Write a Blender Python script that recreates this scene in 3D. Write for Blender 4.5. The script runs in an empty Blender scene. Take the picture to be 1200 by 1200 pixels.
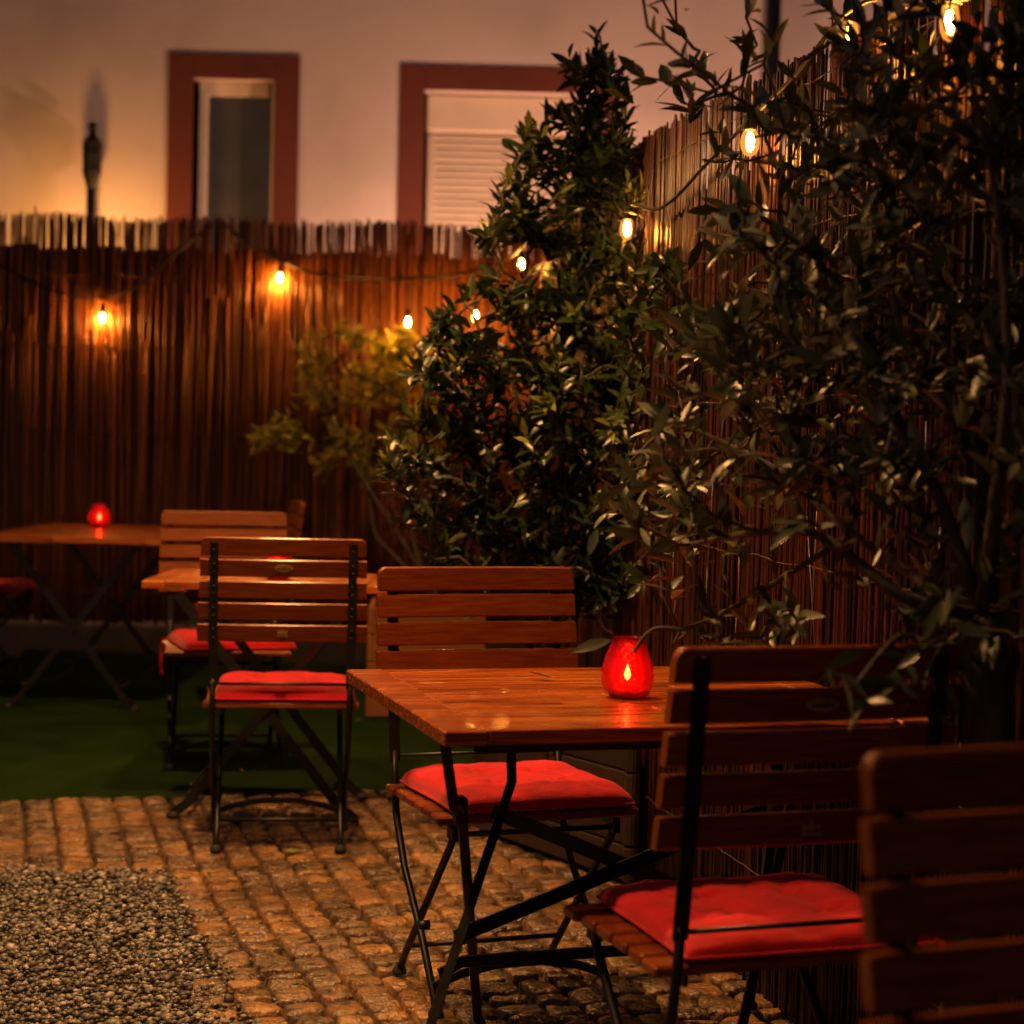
import bpy, math, random
import numpy as np
from mathutils import Vector, Matrix, noise
R = math.radians
rng = random.Random(7)
nr = np.random.default_rng(11)
scene = bpy.context.scene
col = scene.collection

# ------------------------------------------------------------------ camera numbers (fitted to the furniture)
FPX, CAM_H, PITCH, ROLL = 2205.5, 1.1914, .0368, .0241

def at(px, py, Y):
    """the point of the place seen at (px,py) of the 1200 px photograph, Y metres in front of the camera"""
    a, b = px - 600, py - 600
    u = (a * math.cos(ROLL) + b * math.sin(ROLL)) / FPX
    v = -(-a * math.sin(ROLL) + b * math.cos(ROLL)) / FPX
    d = Vector((u, math.cos(PITCH) + v * math.sin(PITCH), -math.sin(PITCH) + v * math.cos(PITCH)))
    return d * (Y / d.y) + Vector((0, 0, CAM_H))

def atz(px, py, z):
    p = at(px, py, 1.0) - Vector((0, 0, CAM_H))
    return p * ((z - CAM_H) / p.z) + Vector((0, 0, CAM_H))

# ------------------------------------------------------------------ mesh helpers
class MB:
    def __init__(s):
        s.v, s.f, s.r, s.s = [], [], [], []
    def add(s, vs, fs, rnd=.5, smooth=False, M=None):
        o = len(s.v)
        for p in vs:
            p = Vector(p)
            s.v.append(tuple(M @ p) if M is not None else tuple(p))
        s.f += [tuple(i + o for i in f) for f in fs]
        s.r += [rnd] * len(vs)
        s.s += [smooth] * len(fs)
        return s
    def box(s, c, size, bev=.002, rnd=.5, M=None):
        hx, hy, hz = [d / 2 for d in size]
        b = min(bev, hx * .45, hy * .45, hz * .45)
        vs, idx = [], {}
        for sx in (-1, 1):
            for sy in (-1, 1):
                for sz in (-1, 1):
                    for k in range(3):
                        p = [hx - b, hy - b, hz - b]
                        p[k] += b
                        idx[(sx, sy, sz, k)] = len(vs)
                        vs.append((c[0] + sx * p[0], c[1] + sy * p[1], c[2] + sz * p[2]))
        I = lambda x, y, z, k: idx[(x, y, z, k)]
        fs = []
        for g in (-1, 1):
            fs.append([I(g, -1, -1, 0), I(g, 1, -1, 0), I(g, 1, 1, 0), I(g, -1, 1, 0)])
            fs.append([I(-1, g, -1, 1), I(1, g, -1, 1), I(1, g, 1, 1), I(-1, g, 1, 1)])
            fs.append([I(-1, -1, g, 2), I(1, -1, g, 2), I(1, 1, g, 2), I(-1, 1, g, 2)])
            for h in (-1, 1):
                fs.append([I(g, h, -1, 0), I(g, h, 1, 0), I(g, h, 1, 1), I(g, h, -1, 1)])
                fs.append([I(g, -1, h, 0), I(g, 1, h, 0), I(g, 1, h, 2), I(g, -1, h, 2)])
                fs.append([I(-1, g, h, 1), I(1, g, h, 1), I(1, g, h, 2), I(-1, g, h, 2)])
                for q in (-1, 1):
                    fs.append([I(g, h, q, 0), I(g, h, q, 1), I(g, h, q, 2)])
        cc = Vector(c)
        out = []
        for f in fs:
            p = [Vector(vs[i]) for i in f]
            n = (p[1] - p[0]).cross(p[2] - p[0])
            m = sum(p, Vector()) / len(p) - cc
            out.append(f if n.dot(m) > 0 else f[::-1])
        return s.add(vs, out, rnd, False, M)
    def sweep(s, pts, secs, rnd=.5, smooth=True, M=None, up=(0, 0, 1), caps=True):
        """secs: list (one per point) of 2-D cross sections"""
        pts = [Vector(p) for p in pts]
        n = len(secs[0]); vs = []; fs = []
        prev = None
        for i, p in enumerate(pts):
            t = (pts[min(i + 1, len(pts) - 1)] - pts[max(i - 1, 0)]).normalized()
            if prev is None:
                u = Vector(up)
                if abs(u.dot(t)) > .95: u = Vector((1, 0, 0)) if abs(t.x) < .9 else Vector((0, 1, 0))
            else: u = prev
            u = (u - t * u.dot(t)).normalized(); prev = u
            w = t.cross(u)
            for a, b in secs[i]: vs.append(p + w * a + u * b)
        for i in range(len(pts) - 1):
            for k in range(n):
                a, b = i * n + k, i * n + (k + 1) % n
                fs.append((a, b, b + n, a + n))
        if caps:
            fs.append(tuple(range(n - 1, -1, -1))); fs.append(tuple(range((len(pts) - 1) * n, len(pts) * n)))
        return s.add(vs, fs, rnd, smooth, M)
    def tube(s, pts, rad, n=8, rnd=.5, M=None, smooth=True):
        if not hasattr(rad, '__len__'): rad = [rad] * len(pts)
        secs = [[(r * math.cos(2 * math.pi * k / n), r * math.sin(2 * math.pi * k / n)) for k in range(n)] for r in rad]
        return s.sweep(pts, secs, rnd, smooth, M)
    def bar(s, pts, w, t, up=(0, 0, 1), rnd=.5, M=None, bev=.001):
        """flat bar: w across, t along 'up'"""
        a, b, c = w / 2, t / 2, bev
        sec = [(-a, -b + c), (-a + c, -b), (a - c, -b), (a, -b + c), (a, b - c), (a - c, b), (-a + c, b), (-a, b - c)]
        return s.sweep(pts, [sec] * len(pts), rnd, False, M, up)
    def lathe(s, prof, n=20, c=(0, 0, 0), rnd=.5, M=None, smooth=True):
        vs, fs = [], []
        for r, z in prof:
            for k in range(n):
                a = 2 * math.pi * k / n
                vs.append((c[0] + r * math.cos(a), c[1] + r * math.sin(a), c[2] + z))
        for i in range(len(prof) - 1):
            for k in range(n):
                a, b = i * n + k, i * n + (k + 1) % n
                fs.append((a, b, b + n, a + n))
        return s.add(vs, fs, rnd, smooth, M)
    def build(s, name, mat, parent=None, loc=None):
        me = bpy.data.meshes.new(name)
        me.from_pydata(s.v, [], s.f)
        me.polygons.foreach_set('use_smooth', s.s)
        at_ = me.attributes.new('rnd', 'FLOAT', 'POINT')
        at_.data.foreach_set('value', s.r)
        if mat: me.materials.append(mat)
        me.update()
        o = bpy.data.objects.new(name, me)
        col.objects.link(o)
        if parent: o.parent = parent
        if loc is not None: o.location = loc
        return o

def np_mesh(name, V, F, rnd, mat, smooth=True, parent=None):
    """V (n,3), F (m,k) same-sized faces"""
    me = bpy.data.meshes.new(name)
    m, k = F.shape
    me.vertices.add(len(V)); me.vertices.foreach_set('co', V.astype(np.float32).ravel())
    me.loops.add(m * k); me.loops.foreach_set('vertex_index', F.astype(np.int32).ravel())
    me.polygons.add(m); me.polygons.foreach_set('loop_start', np.arange(0, m * k, k, dtype=np.int32))
    me.polygons.foreach_set('use_smooth', np.full(m, smooth))
    a = me.attributes.new('rnd', 'FLOAT', 'POINT'); a.data.foreach_set('value', rnd.astype(np.float32))
    me.materials.append(mat); me.update(calc_edges=True); me.validate()
    o = bpy.data.objects.new(name, me); col.objects.link(o)
    if parent: o.parent = parent
    return o

def tag(o, label=None, cat=None, group=None, kind=None):
    if label: o['label'] = label
    if cat: o['category'] = cat
    if group: o['group'] = group
    if kind: o['kind'] = kind
    return o

def thing(name, label, cat, loc=(0, 0, 0), rz=0, group=None):
    o = bpy.data.objects.new(name, None); col.objects.link(o)
    o.empty_display_size = .1
    o.location = loc; o.rotation_euler = (0, 0, rz)
    return tag(o, label, cat, group)

def copy_tree(o, parent=None):
    c = o.copy(); col.objects.link(c)
    if parent: c.parent = parent
    for ch in list(o.children): copy_tree(ch, c)
    return c

# ------------------------------------------------------------------ materials
def mat(name, stops, rough=.5, nscale=8, nstretch=(1, 1, 1), nmix=.5, bump=0, bscale=60, bstretch=None, metallic=0,
        spec=.5, rvar=.1, sheen=0, coat=0, stint=None, con=(.3, .7), trans=0, coords='Object', detail=5, bdist=.004):
    m = bpy.data.materials.new(name); m.use_nodes = True
    nt = m.node_tree; N = nt.nodes; L = nt.links
    b = N['Principled BSDF']
    tc = N.new('ShaderNodeTexCoord')
    mp = N.new('ShaderNodeMapping'); mp.inputs['Scale'].default_value = nstretch
    L.new(tc.outputs[coords], mp.inputs['Vector'])
    at_ = N.new('ShaderNodeAttribute'); at_.attribute_name = 'rnd'
    off = N.new('ShaderNodeVectorMath'); off.operation = 'MULTIPLY_ADD'
    cmb = N.new('ShaderNodeCombineXYZ')
    for k in range(3): L.new(at_.outputs['Fac'], cmb.inputs[k])
    off.inputs[1].default_value = (37.1, 17.7, 53.3)
    L.new(cmb.outputs[0], off.inputs[0]); L.new(mp.outputs[0], off.inputs[2])
    nz = N.new('ShaderNodeTexNoise'); nz.inputs['Scale'].default_value = nscale; nz.inputs['Detail'].default_value = detail
    nz.inputs['Roughness'].default_value = .6
    L.new(off.outputs[0], nz.inputs['Vector'])
    mx = N.new('ShaderNodeMath'); mx.operation = 'MULTIPLY_ADD'
    # fac = rnd*(1-nmix) + (noise stretched)*nmix
    st = N.new('ShaderNodeMapRange'); st.inputs[1].default_value = con[0]; st.inputs[2].default_value = con[1]
    L.new(nz.outputs['Fac'], st.inputs[0])
    m1 = N.new('ShaderNodeMath'); m1.operation = 'MULTIPLY'; m1.inputs[1].default_value = 1 - nmix
    L.new(at_.outputs['Fac'], m1.inputs[0])
    mx.inputs[1].default_value = nmix
    L.new(st.outputs[0], mx.inputs[0]); L.new(m1.outputs[0], mx.inputs[2])
    rp = N.new('ShaderNodeValToRGB')
    els = rp.color_ramp.elements
    while len(els) < len(stops): els.new(.5)
    for e, (p, c) in zip(els, stops):
        e.position = p; e.color = (*c, 1)
    L.new(mx.outputs[0], rp.inputs[0]); L.new(rp.outputs[0], b.inputs['Base Color'])
    rr = N.new('ShaderNodeMapRange'); rr.inputs[3].default_value = max(.05, rough - rvar); rr.inputs[4].default_value = min(1, rough + rvar)
    L.new(nz.outputs['Fac'], rr.inputs[0]); L.new(rr.outputs[0], b.inputs['Roughness'])
    b.inputs['Metallic'].default_value = metallic
    b.inputs['Specular IOR Level'].default_value = spec
    if stint: b.inputs['Specular Tint'].default_value = (*stint, 1)
    if sheen:
        b.inputs['Sheen Weight'].default_value = sheen
    if coat:
        b.inputs['Coat Weight'].default_value = coat; b.inputs['Coat Roughness'].default_value = .2
    if bump:
        n2 = N.new('ShaderNodeTexNoise'); n2.inputs['Scale'].default_value = bscale; n2.inputs['Detail'].default_value = 4
        mp2 = N.new('ShaderNodeMapping'); mp2.inputs['Scale'].default_value = bstretch or nstretch
        L.new(tc.outputs[coords], mp2.inputs['Vector'])
        o2 = N.new('ShaderNodeVectorMath'); o2.operation = 'MULTIPLY_ADD'; o2.inputs[1].default_value = (11.3, 7.9, 5.1)
        L.new(cmb.outputs[0], o2.inputs[0]); L.new(mp2.outputs[0], o2.inputs[2])
        L.new(o2.outputs[0], n2.inputs['Vector'])
        bp = N.new('ShaderNodeBump'); bp.inputs['Strength'].default_value = bump; bp.inputs['Distance'].default_value = bdist
        L.new(n2.outputs['Fac'], bp.inputs['Height']); L.new(bp.outputs[0], b.inputs['Normal'])
    if trans:
        tr = N.new('ShaderNodeBsdfTranslucent'); L.new(rp.outputs[0], tr.inputs['Color'])
        ms = N.new('ShaderNodeMixShader'); ms.inputs[0].default_value = trans
        L.new(b.outputs[0], ms.inputs[1]); L.new(tr.outputs[0], ms.inputs[2])
        L.new(ms.outputs[0], N['Material Output'].inputs['Surface'])
    return m

def emit(name, c, s):
    m = bpy.data.materials.new(name); m.use_nodes = True
    N = m.node_tree.nodes; N.clear()
    e = N.new('ShaderNodeEmission'); e.inputs[0].default_value = (*c, 1); e.inputs[1].default_value = s
    o = N.new('ShaderNodeOutputMaterial'); m.node_tree.links.new(e.outputs[0], o.inputs['Surface'])
    return m

def red_glass(name, c=(.85, .012, .02)):
    m = bpy.data.materials.new(name); m.use_nodes = True
    nt = m.node_tree; N = nt.nodes; L = nt.links; N.clear()
    o = N.new('ShaderNodeOutputMaterial')
    tp = N.new('ShaderNodeBsdfTransparent'); tp.inputs[0].default_value = (.93, .15, .10, 1)
    tl = N.new('ShaderNodeBsdfTranslucent'); tl.inputs[0].default_value = (*c, 1)
    gl = N.new('ShaderNodeBsdfGlossy'); gl.inputs['Roughness'].default_value = .08; gl.inputs[0].default_value = (1, 1, 1, 1)
    fr = N.new('ShaderNodeFresnel'); fr.inputs[0].default_value = 1.5
    tc = N.new('ShaderNodeTexCoord')
    vz = N.new('ShaderNodeTexVoronoi'); vz.inputs['Scale'].default_value = 130; vz.feature = 'DISTANCE_TO_EDGE'
    L.new(tc.outputs['Object'], vz.inputs['Vector'])
    bp = N.new('ShaderNodeBump'); bp.inputs['Strength'].default_value = .5; bp.inputs['Distance'].default_value = .002
    L.new(vz.outputs['Distance'], bp.inputs['Height'])
    for n in (tl, gl, fr): L.new(bp.outputs[0], n.inputs['Normal'])
    a = N.new('ShaderNodeMixShader'); a.inputs[0].default_value = .14
    L.new(tp.outputs[0], a.inputs[1]); L.new(tl.outputs[0], a.inputs[2])
    b = N.new('ShaderNodeMixShader'); L.new(fr.outputs[0], b.inputs[0])
    L.new(a.outputs[0], b.inputs[1]); L.new(gl.outputs[0], b.inputs[2])
    L.new(b.outputs[0], o.inputs['Surface'])
    return m

M = {}
M['chairwood'] = mat('chair_wood', [(0, (.085, .014, .002)), (.5, (.17, .032, .004)), (1, (.26, .062, .010))], .34, 7, (1.5, 22, 22), .6, .25, 30, (2, 40, 40), rvar=.12, coat=.3, stint=(1, .6, .3), con=(.36, .66))
M['tablewood'] = mat('table_wood', [(0, (.05, .008, .001)), (.30, (.19, .034, .003)), (.55, (.36, .078, .008)), (1, (.60, .19, .028))], .24, 5, (1.0, 34, 34), .72, .22, 20, (2.0, 50, 50), rvar=.14, coat=.5, stint=(1, .6, .26), spec=.7, con=(.37, .66))
M['metal'] = mat('black_lacquer_metal', [(0, (.004, .004, .004)), (1, (.012, .011, .0105))], .42, 30, nmix=.8, bump=.1, bscale=120, spec=.35)
M['rubber'] = mat('black_rubber', [(0, (.012, .012, .012)), (1, (.025, .025, .025))], .7, 30)
M['cloth'] = mat('red_cotton', [(0, (.32, .003, .010)), (.5, (.46, .004, .015)), (1, (.60, .007, .022))], .8, 9, nmix=.95, bump=.5, bscale=330, spec=.2, sheen=.15)
M['brass'] = mat('dull_brass', [(0, (.30, .17, .06)), (1, (.46, .28, .11))], .45, 60, nmix=.8, metallic=.5)
M['shaded_reed'] = mat('shaded_reed', [(0, (.004, .0009, .0003)), (.45, (.024, .0042, .0007)), (1, (.10, .021, .003))], .42, 10, (1, 1, .25), .35, .3, 60, (1, 1, .3), rvar=.1)  # right fence reeds: shade put into a darker copy of the reed colours
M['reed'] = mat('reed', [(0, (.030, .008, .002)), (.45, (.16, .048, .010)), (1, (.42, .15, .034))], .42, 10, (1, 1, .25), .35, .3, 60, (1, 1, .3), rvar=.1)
M['wire'] = mat('rusty_wire', [(0, (.06, .03, .02)), (1, (.16, .09, .05))], .5, 30, metallic=.4)
M['board'] = mat('dark_board', [(0, (.012, .007, .005)), (1, (.035, .02, .013))], .7, 6, (1, 1, 6), .8, .3, 30)
M['stone'] = mat('sett_stone', [(0, (.022, .013, .008)), (.22, (.075, .044, .025)), (.40, (.12, .088, .064)), (.6, (.19, .10, .042)), (.8, (.27, .14, .05)), (1, (.40, .25, .13))], .27, 22, nmix=.55, con=(.36, .66), bump=1.0, bscale=70, rvar=.2, detail=8, bdist=.009)
M['joint'] = mat('joint_soil', [(0, (.012, .009, .006)), (1, (.045, .032, .02))], .9, 20, nmix=.9, bump=.8, bscale=90)
M['soil'] = mat('soil', [(0, (.02, .014, .009)), (1, (.06, .042, .028))], .9, 9, nmix=.9, bump=.8, bscale=40)
M['pebble'] = mat('pebble', [(0, (.03, .025, .022)), (.45, (.075, .070, .066)), (.75, (.22, .205, .195)), (1, (.60, .56, .53))], .5, 40, nmix=.25, bump=.2, bscale=200)
M['turf'] = mat('green_felt', [(0, (.006, .017, .0025)), (1, (.015, .037, .005))], .95, 5, nmix=.9, bump=.9, bscale=380, spec=.05)
M['plaster'] = mat('plaster', [(0, (.44, .375, .35)), (.5, (.55, .47, .44)), (1, (.60, .52, .49))], .85, .9, nmix=.97, detail=9, bump=.4, bscale=60, spec=.2)
M['surround'] = mat('red_paint', [(0, (.095, .024, .015)), (1, (.13, .033, .02))], .7, 4, nmix=.8, bump=.2, bscale=60, spec=.3)
M['cream'] = mat('cream_plastic', [(0, (.55, .45, .36)), (1, (.62, .52, .42))], .5, 4, nmix=.8)
M['shutter'] = mat('shutter_plastic', [(0, (.40, .33, .27)), (1, (.50, .41, .33))], .5, 3, nmix=.5)
M['pane'] = mat('dark_pane', [(0, (.035, .033, .032)), (1, (.075, .068, .06))], .12, 2, nmix=.9, spec=.6)
M['conc'] = mat('concrete', [(0, (.025, .02, .016)), (1, (.06, .05, .042))], .85, 6, nmix=.9, bump=.5, bscale=50)
M['cable'] = mat('cable', [(0, (.004, .004, .004)), (1, (.010, .009, .008))], .6, 20)
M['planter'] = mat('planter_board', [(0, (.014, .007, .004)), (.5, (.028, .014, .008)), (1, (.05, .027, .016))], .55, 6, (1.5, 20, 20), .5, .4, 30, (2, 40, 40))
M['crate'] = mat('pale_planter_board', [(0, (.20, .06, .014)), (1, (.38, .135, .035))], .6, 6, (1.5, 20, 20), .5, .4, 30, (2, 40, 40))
M['bark'] = mat('bark', [(0, (.018, .012, .008)), (.6, (.05, .036, .025)), (1, (.11, .085, .065))], .8, 25, (1, 1, .35), .9, .9, 60, (1, 1, .4))
M['twig'] = mat('twig', [(0, (.06, .035, .02)), (1, (.15, .09, .05))], .6, 20, nmix=.6)
M['laurel'] = mat('laurel_leaf', [(0, (.008, .018, .004)), (.72, (.026, .046, .010)), (.80, (.05, .08, .016)), (1, (.26, .25, .04))], .36, 30, nmix=.08, spec=.55, trans=.18, rvar=.1)
M['yellowleaf'] = mat('yellow_green_leaf', [(0, (.13, .15, .02)), (1, (.44, .41, .07))], .42, 30, nmix=.2, trans=.5)
M['olive'] = mat('grey_green_leaf', [(0, (.014, .024, .010)), (.5, (.042, .060, .030)), (.8, (.12, .135, .09)), (1, (.31, .31, .24))], .36, 30, nmix=.12, spec=.5, trans=.15)
M['deadleaf'] = mat('dead_leaf', [(0, (.16, .10, .04)), (1, (.32, .22, .10))], .7, 30)
M['wax'] = mat('red_wax', [(0, (.30, .02, .015)), (1, (.5, .06, .04))], .5, 10, trans=.3)
M['redglass'] = red_glass('red_glass')
M['flame'] = emit('flame', (1, .66, .26), 130)
M['bulb'] = emit('warm_bulb', (1, .42, .085), 3400)
M['bulbdim'] = emit('dim_warm_bulb', (1, .40, .07), 720)
def bulb_glass():
    m = bpy.data.materials.new('amber_bulb_glass'); m.use_nodes = True
    nt = m.node_tree; N = nt.nodes; N.clear()
    o = N.new('ShaderNodeOutputMaterial'); t = N.new('ShaderNodeBsdfTransparent'); t.inputs[0].default_value = (1, .86, .6, 1)
    e = N.new('ShaderNodeEmission'); e.inputs[0].default_value = (1, .36, .05, 1); e.inputs[1].default_value = 1.6
    g = N.new('ShaderNodeBsdfGlossy'); g.inputs['Roughness'].default_value = .1
    a = N.new('ShaderNodeMixShader'); a.inputs[0].default_value = .4
    nt.links.new(t.outputs[0], a.inputs[1]); nt.links.new(e.outputs[0], a.inputs[2])
    b_ = N.new('ShaderNodeMixShader'); b_.inputs[0].default_value = .05
    nt.links.new(a.outputs[0], b_.inputs[1]); nt.links.new(g.outputs[0], b_.inputs[2])
    nt.links.new(b_.outputs[0], o.inputs['Surface'])
    return m
M['bulbglass'] = bulb_glass()
M['lampbulb'] = emit('lamp_bulb', (1, .5, .18), 60)

# ------------------------------------------------------------------ camera, world, sun
cam = bpy.data.cameras.new('camera'); cam.sensor_width = 36; cam.lens = FPX / 1200 * 36; cam.clip_end = 500; cam.clip_start = .05
co = bpy.data.objects.new('camera', cam); col.objects.link(co); scene.camera = co
fwd = Vector((0, math.cos(PITCH), -math.sin(PITCH))); up = Vector((0, math.sin(PITCH), math.cos(PITCH)))
xa = Vector((1, 0, 0)) * math.cos(ROLL) + up * math.sin(ROLL)
ya = up * math.cos(ROLL) - Vector((1, 0, 0)) * math.sin(ROLL)
co.matrix_world = Matrix(((xa.x, ya.x, -fwd.x, 0), (xa.y, ya.y, -fwd.y, 0), (xa.z, ya.z, -fwd.z, CAM_H), (0, 0, 0, 1)))
cam.dof.use_dof = True; cam.dof.focus_distance = 3.95; cam.dof.aperture_fstop = 3.6

w = bpy.data.worlds.new('World'); scene.world = w; w.use_nodes = True
sky = w.node_tree.nodes.new('ShaderNodeTexSky'); sky.sky_type = 'NISHITA'; sky.sun_disc = False
SUN_EL, SUN_AZ = R(1), R(200)
sky.ozone_density = 2.2; sky.dust_density = .5
sky.sun_elevation = SUN_EL; sky.sun_rotation = SUN_AZ
bg = w.node_tree.nodes['Background']; bg.inputs[1].default_value = .075
w.node_tree.links.new(sky.outputs[0], bg.inputs[0])
sun = bpy.data.lights.new('sun', 'SUN'); sun.energy = .02; sun.angle = R(12); sun.color = (1, .62, .42)
so = bpy.data.objects.new('sun', sun); col.objects.link(so)
sd = Vector((math.sin(SUN_AZ) * math.cos(SUN_EL), math.cos(SUN_AZ) * math.cos(SUN_EL), math.sin(SUN_EL)))
so.rotation_euler = sd.to_track_quat('Z', 'Y').to_euler()
scene.view_settings.view_transform = 'Standard'; scene.view_settings.look = 'None'
scene.view_settings.exposure = 0; scene.view_settings.gamma = 1

# ------------------------------------------------------------------ ground
YAW = .284
E1 = Vector((math.cos(YAW), math.sin(YAW), 0)); E2 = Vector((-math.sin(YAW), math.cos(YAW), 0))
g = MB(); g.add([(-60, -40, -.06), (60, -40, -.06), (60, 80, -.06), (-60, 80, -.06)], [(0, 1, 2, 3)])
tag(g.build('ground', M['soil']), kind='structure')
g = MB(); g.add([(-4.5, .5, -.022), (2, .5, -.022), (2, 7.2, -.022), (-4.5, 7.2, -.022)], [(0, 1, 2, 3)])
tag(g.build('paving_bed', M['joint']), kind='structure')

def gravel_edge(y):   # X of the boundary between pebbles and setts at depth y
    pts = [(2.0, -.05), (3.775, -.546), (4.272, -.679), (4.735, -.831), (5.0, -.90), (5.12, -.955)]
    for (y0, x0), (y1, x1) in zip(pts, pts[1:]):
        if y <= y1: return x0 + (x1 - x0) * (y - y0) / (y1 - y0)
    return -9
def in_gravel(x, y): return y < 5.16 + .05 * (x + .95) and x < gravel_edge(y)

us = [-1.0, -.955, -.8, -.4, 0, .4, .8, .955, 1.0]
V, F, RN = [], [], []
def stone(c, a, b, ang, rnd, tilt):
    o = len(V); ca, sa = math.cos(ang), math.sin(ang)
    j = [[rng.uniform(-.09, .09) for _ in range(2)] for _ in range(4)]
    for iv, v in enumerate(us):
        for iu, u in enumerate(us):
            ku = (u + 1) / 2; kv = (v + 1) / 2
            jx = (1-ku)*(1-kv)*j[0][0] + ku*(1-kv)*j[1][0] + (1-ku)*kv*j[2][0] + ku*kv*j[3][0]
            jy = (1-ku)*(1-kv)*j[0][1] + ku*(1-kv)*j[1][1] + (1-ku)*kv*j[2][1] + ku*kv*j[3][1]
            rc = 1 - .18 * (abs(u) ** 4) * (abs(v) ** 4)
            x = (u * rc + jx) * a / 2; y = (v * rc + jy) * b / 2
            m = max(abs(u), abs(v))
            z = 0 if m < .85 else (-.0025 if m < .97 else -.03)
            z -= .0035 * (u * u * .5 + v * v * .5) if m < .97 else 0
            if m > .9: x += .0045 * noise.noise(Vector((x * 45, y * 45, rnd * 31))); y += .0055 * noise.noise(Vector((x * 45, y * 45, rnd * 47 + 9)))
            X = c[0] + ca * x - sa * y; Y = c[1] + sa * x + ca * y
            if m < .97: z += .006 * noise.noise(Vector((X * 24, Y * 24, rnd * 9))) + .0035 * noise.noise(Vector((X * 70, Y * 70, rnd * 5)))
            z += tilt[0] * u + tilt[1] * v
            V.append((X, Y, z + tilt[2])); RN.append(rnd)
    n = len(us)
    for i in range(n - 1):
        for k in range(n - 1):
            F.append((o + i * n + k, o + i * n + k + 1, o + (i + 1) * n + k + 1, o + (i + 1) * n + k))
e1 = -3.6
while e1 < 2.2:
    wd = rng.uniform(.078, .104)
    e2 = 1.6 + rng.uniform(0, .1)
    while e2 < 6.24:
        far = e2 > 5.42
        ln = (rng.uniform(.085, .128) if rng.random() > .22 else rng.uniform(.05, .075)) if not far else rng.uniform(.085, .125)
        if e2 + ln > 6.27: ln = 6.28 - e2
        c = E1 * (e1 + wd / 2 + .012 * math.sin(e2 * 2.3)) + E2 * (e2 + ln / 2)
        if not in_gravel(c.x + .02, c.y + .03) and c.x > -3.2 and c.y > 1.8 and c.x < 1.6 and ln > .03:
            stone(c, wd - .006, ln - .013, YAW + rng.uniform(-.05, .05), rng.random(),
                  (rng.uniform(-.002, .002), rng.uniform(-.003, .003), rng.uniform(-.004, .002)))
        e2 += ln
    e1 += wd
pav = np_mesh('cobble_paving', np.array(V), np.array(F), np.array(RN), M['stone'])
tag(pav, kind='structure')

# pebbles: one sheet of thousands
import bmesh
bm = bmesh.new(); bmesh.ops.create_icosphere(bm, subdivisions=1, radius=1)
IV = np.array([v.co[:] for v in bm.verts]); IF = np.array([[v.index for v in f.verts] for f in bm.faces]); bm.free()
P = []
while len(P) < 13500:
    y = rng.uniform(3.35, 5.2); x = rng.uniform(-1.75, -.4)
    if in_gravel(x, y): P.append((x, y))
    elif in_gravel(x - .05, y - .02) and rng.random() < .4: P.append((x, y))
    elif in_gravel(x - .16, y - .08) and rng.random() < .05: P.append((x, y))
P = np.array(P); n = len(P)
rad = nr.uniform(.0038, .0090, n) * (1 + .5 * (nr.random(n) < .12))
sc_ = rad[:, None] * np.stack([nr.uniform(.8, 1.7, n), nr.uniform(.7, 1.1, n), nr.uniform(.5, .85, n)], 1)
an = nr.uniform(0, 6.28, n)
W = IV[None] * sc_[:, None, :]
W = W * (1 + nr.normal(0, .07, (n, IV.shape[0], 1)))
tl = nr.uniform(-.5, .5, n)
yy = W[:, :, 1] * np.cos(tl)[:, None] - W[:, :, 2] * np.sin(tl)[:, None]
zz = W[:, :, 1] * np.sin(tl)[:, None] + W[:, :, 2] * np.cos(tl)[:, None]
xx = W[:, :, 0] * np.cos(an)[:, None] - yy * np.sin(an)[:, None]
y2 = W[:, :, 0] * np.sin(an)[:, None] + yy * np.cos(an)[:, None]
VV = np.stack([xx + P[:, 0:1], y2 + P[:, 1:2], zz + nr.uniform(-.012, -.001, n)[:, None]], 2).reshape(-1, 3)
FF = (IF[None] + (np.arange(n) * IV.shape[0])[:, None, None]).reshape(-1, 3)
gv = np_mesh('gravel', VV, FF, np.repeat(nr.random(n), IV.shape[0]), M['pebble'])
tag(gv, 'bed of small grey brown pebbles beside the stone setts', 'gravel', kind='stuff')

# green felt carpet with a crease
b = MB()
nx, ny = 70, 60
vs = []
cr0, cr1 = atz(80, 932, 0), atz(240, 858, 0)
cd = (cr1 - cr0).normalized(); cn = Vector((-cd.y, cd.x, 0))
for j in range(ny + 1):
    for i in range(nx + 1):
        x = -3.9 + 4.5 * i / nx
        y0 = 6.50 + x * .29 + .012 * math.sin(x * 9) ; y0 = max(y0, 5.45)
        y = y0 + (9.86 - y0) * (j / ny) ** 1.3
        q = Vector((x, y, 0)) - cr0
        d = q.dot(cn); t = q.dot(cd)
        z = .008 + .004 * noise.noise(Vector((x * 2.2, y * 2.2, 0)))
        if -.3 < t < 1.6: z += .028 * math.exp(-(d / .045) ** 2)
        if j == 0: z = -.012
        vs.append((x, y, z))
b.add(vs, [(j * (nx + 1) + i, j * (nx + 1) + i + 1, (j + 1) * (nx + 1) + i + 1, (j + 1) * (nx + 1) + i) for j in range(ny) for i in range(nx)], smooth=True)
tag(b.build('carpet', M['turf']), 'dark green felt carpet laid over the rear of the courtyard', 'carpet')

# ------------------------------------------------------------------ fences
def reed(b, x, y, z0, z1, r, rnd, tx, ty, nseg=4, wob=.004, sides=5):
    pts = []
    for k in range(nseg + 1):
        t = k / nseg
        pts.append((x + tx * t + rng.uniform(-wob, wob), y + ty * t + rng.uniform(-wob, wob) * .5, z0 + (z1 - z0) * t))
    b.tube(pts, [r * (1.04 - .14 * k / nseg) for k in range(nseg + 1)], sides, rnd)

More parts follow.
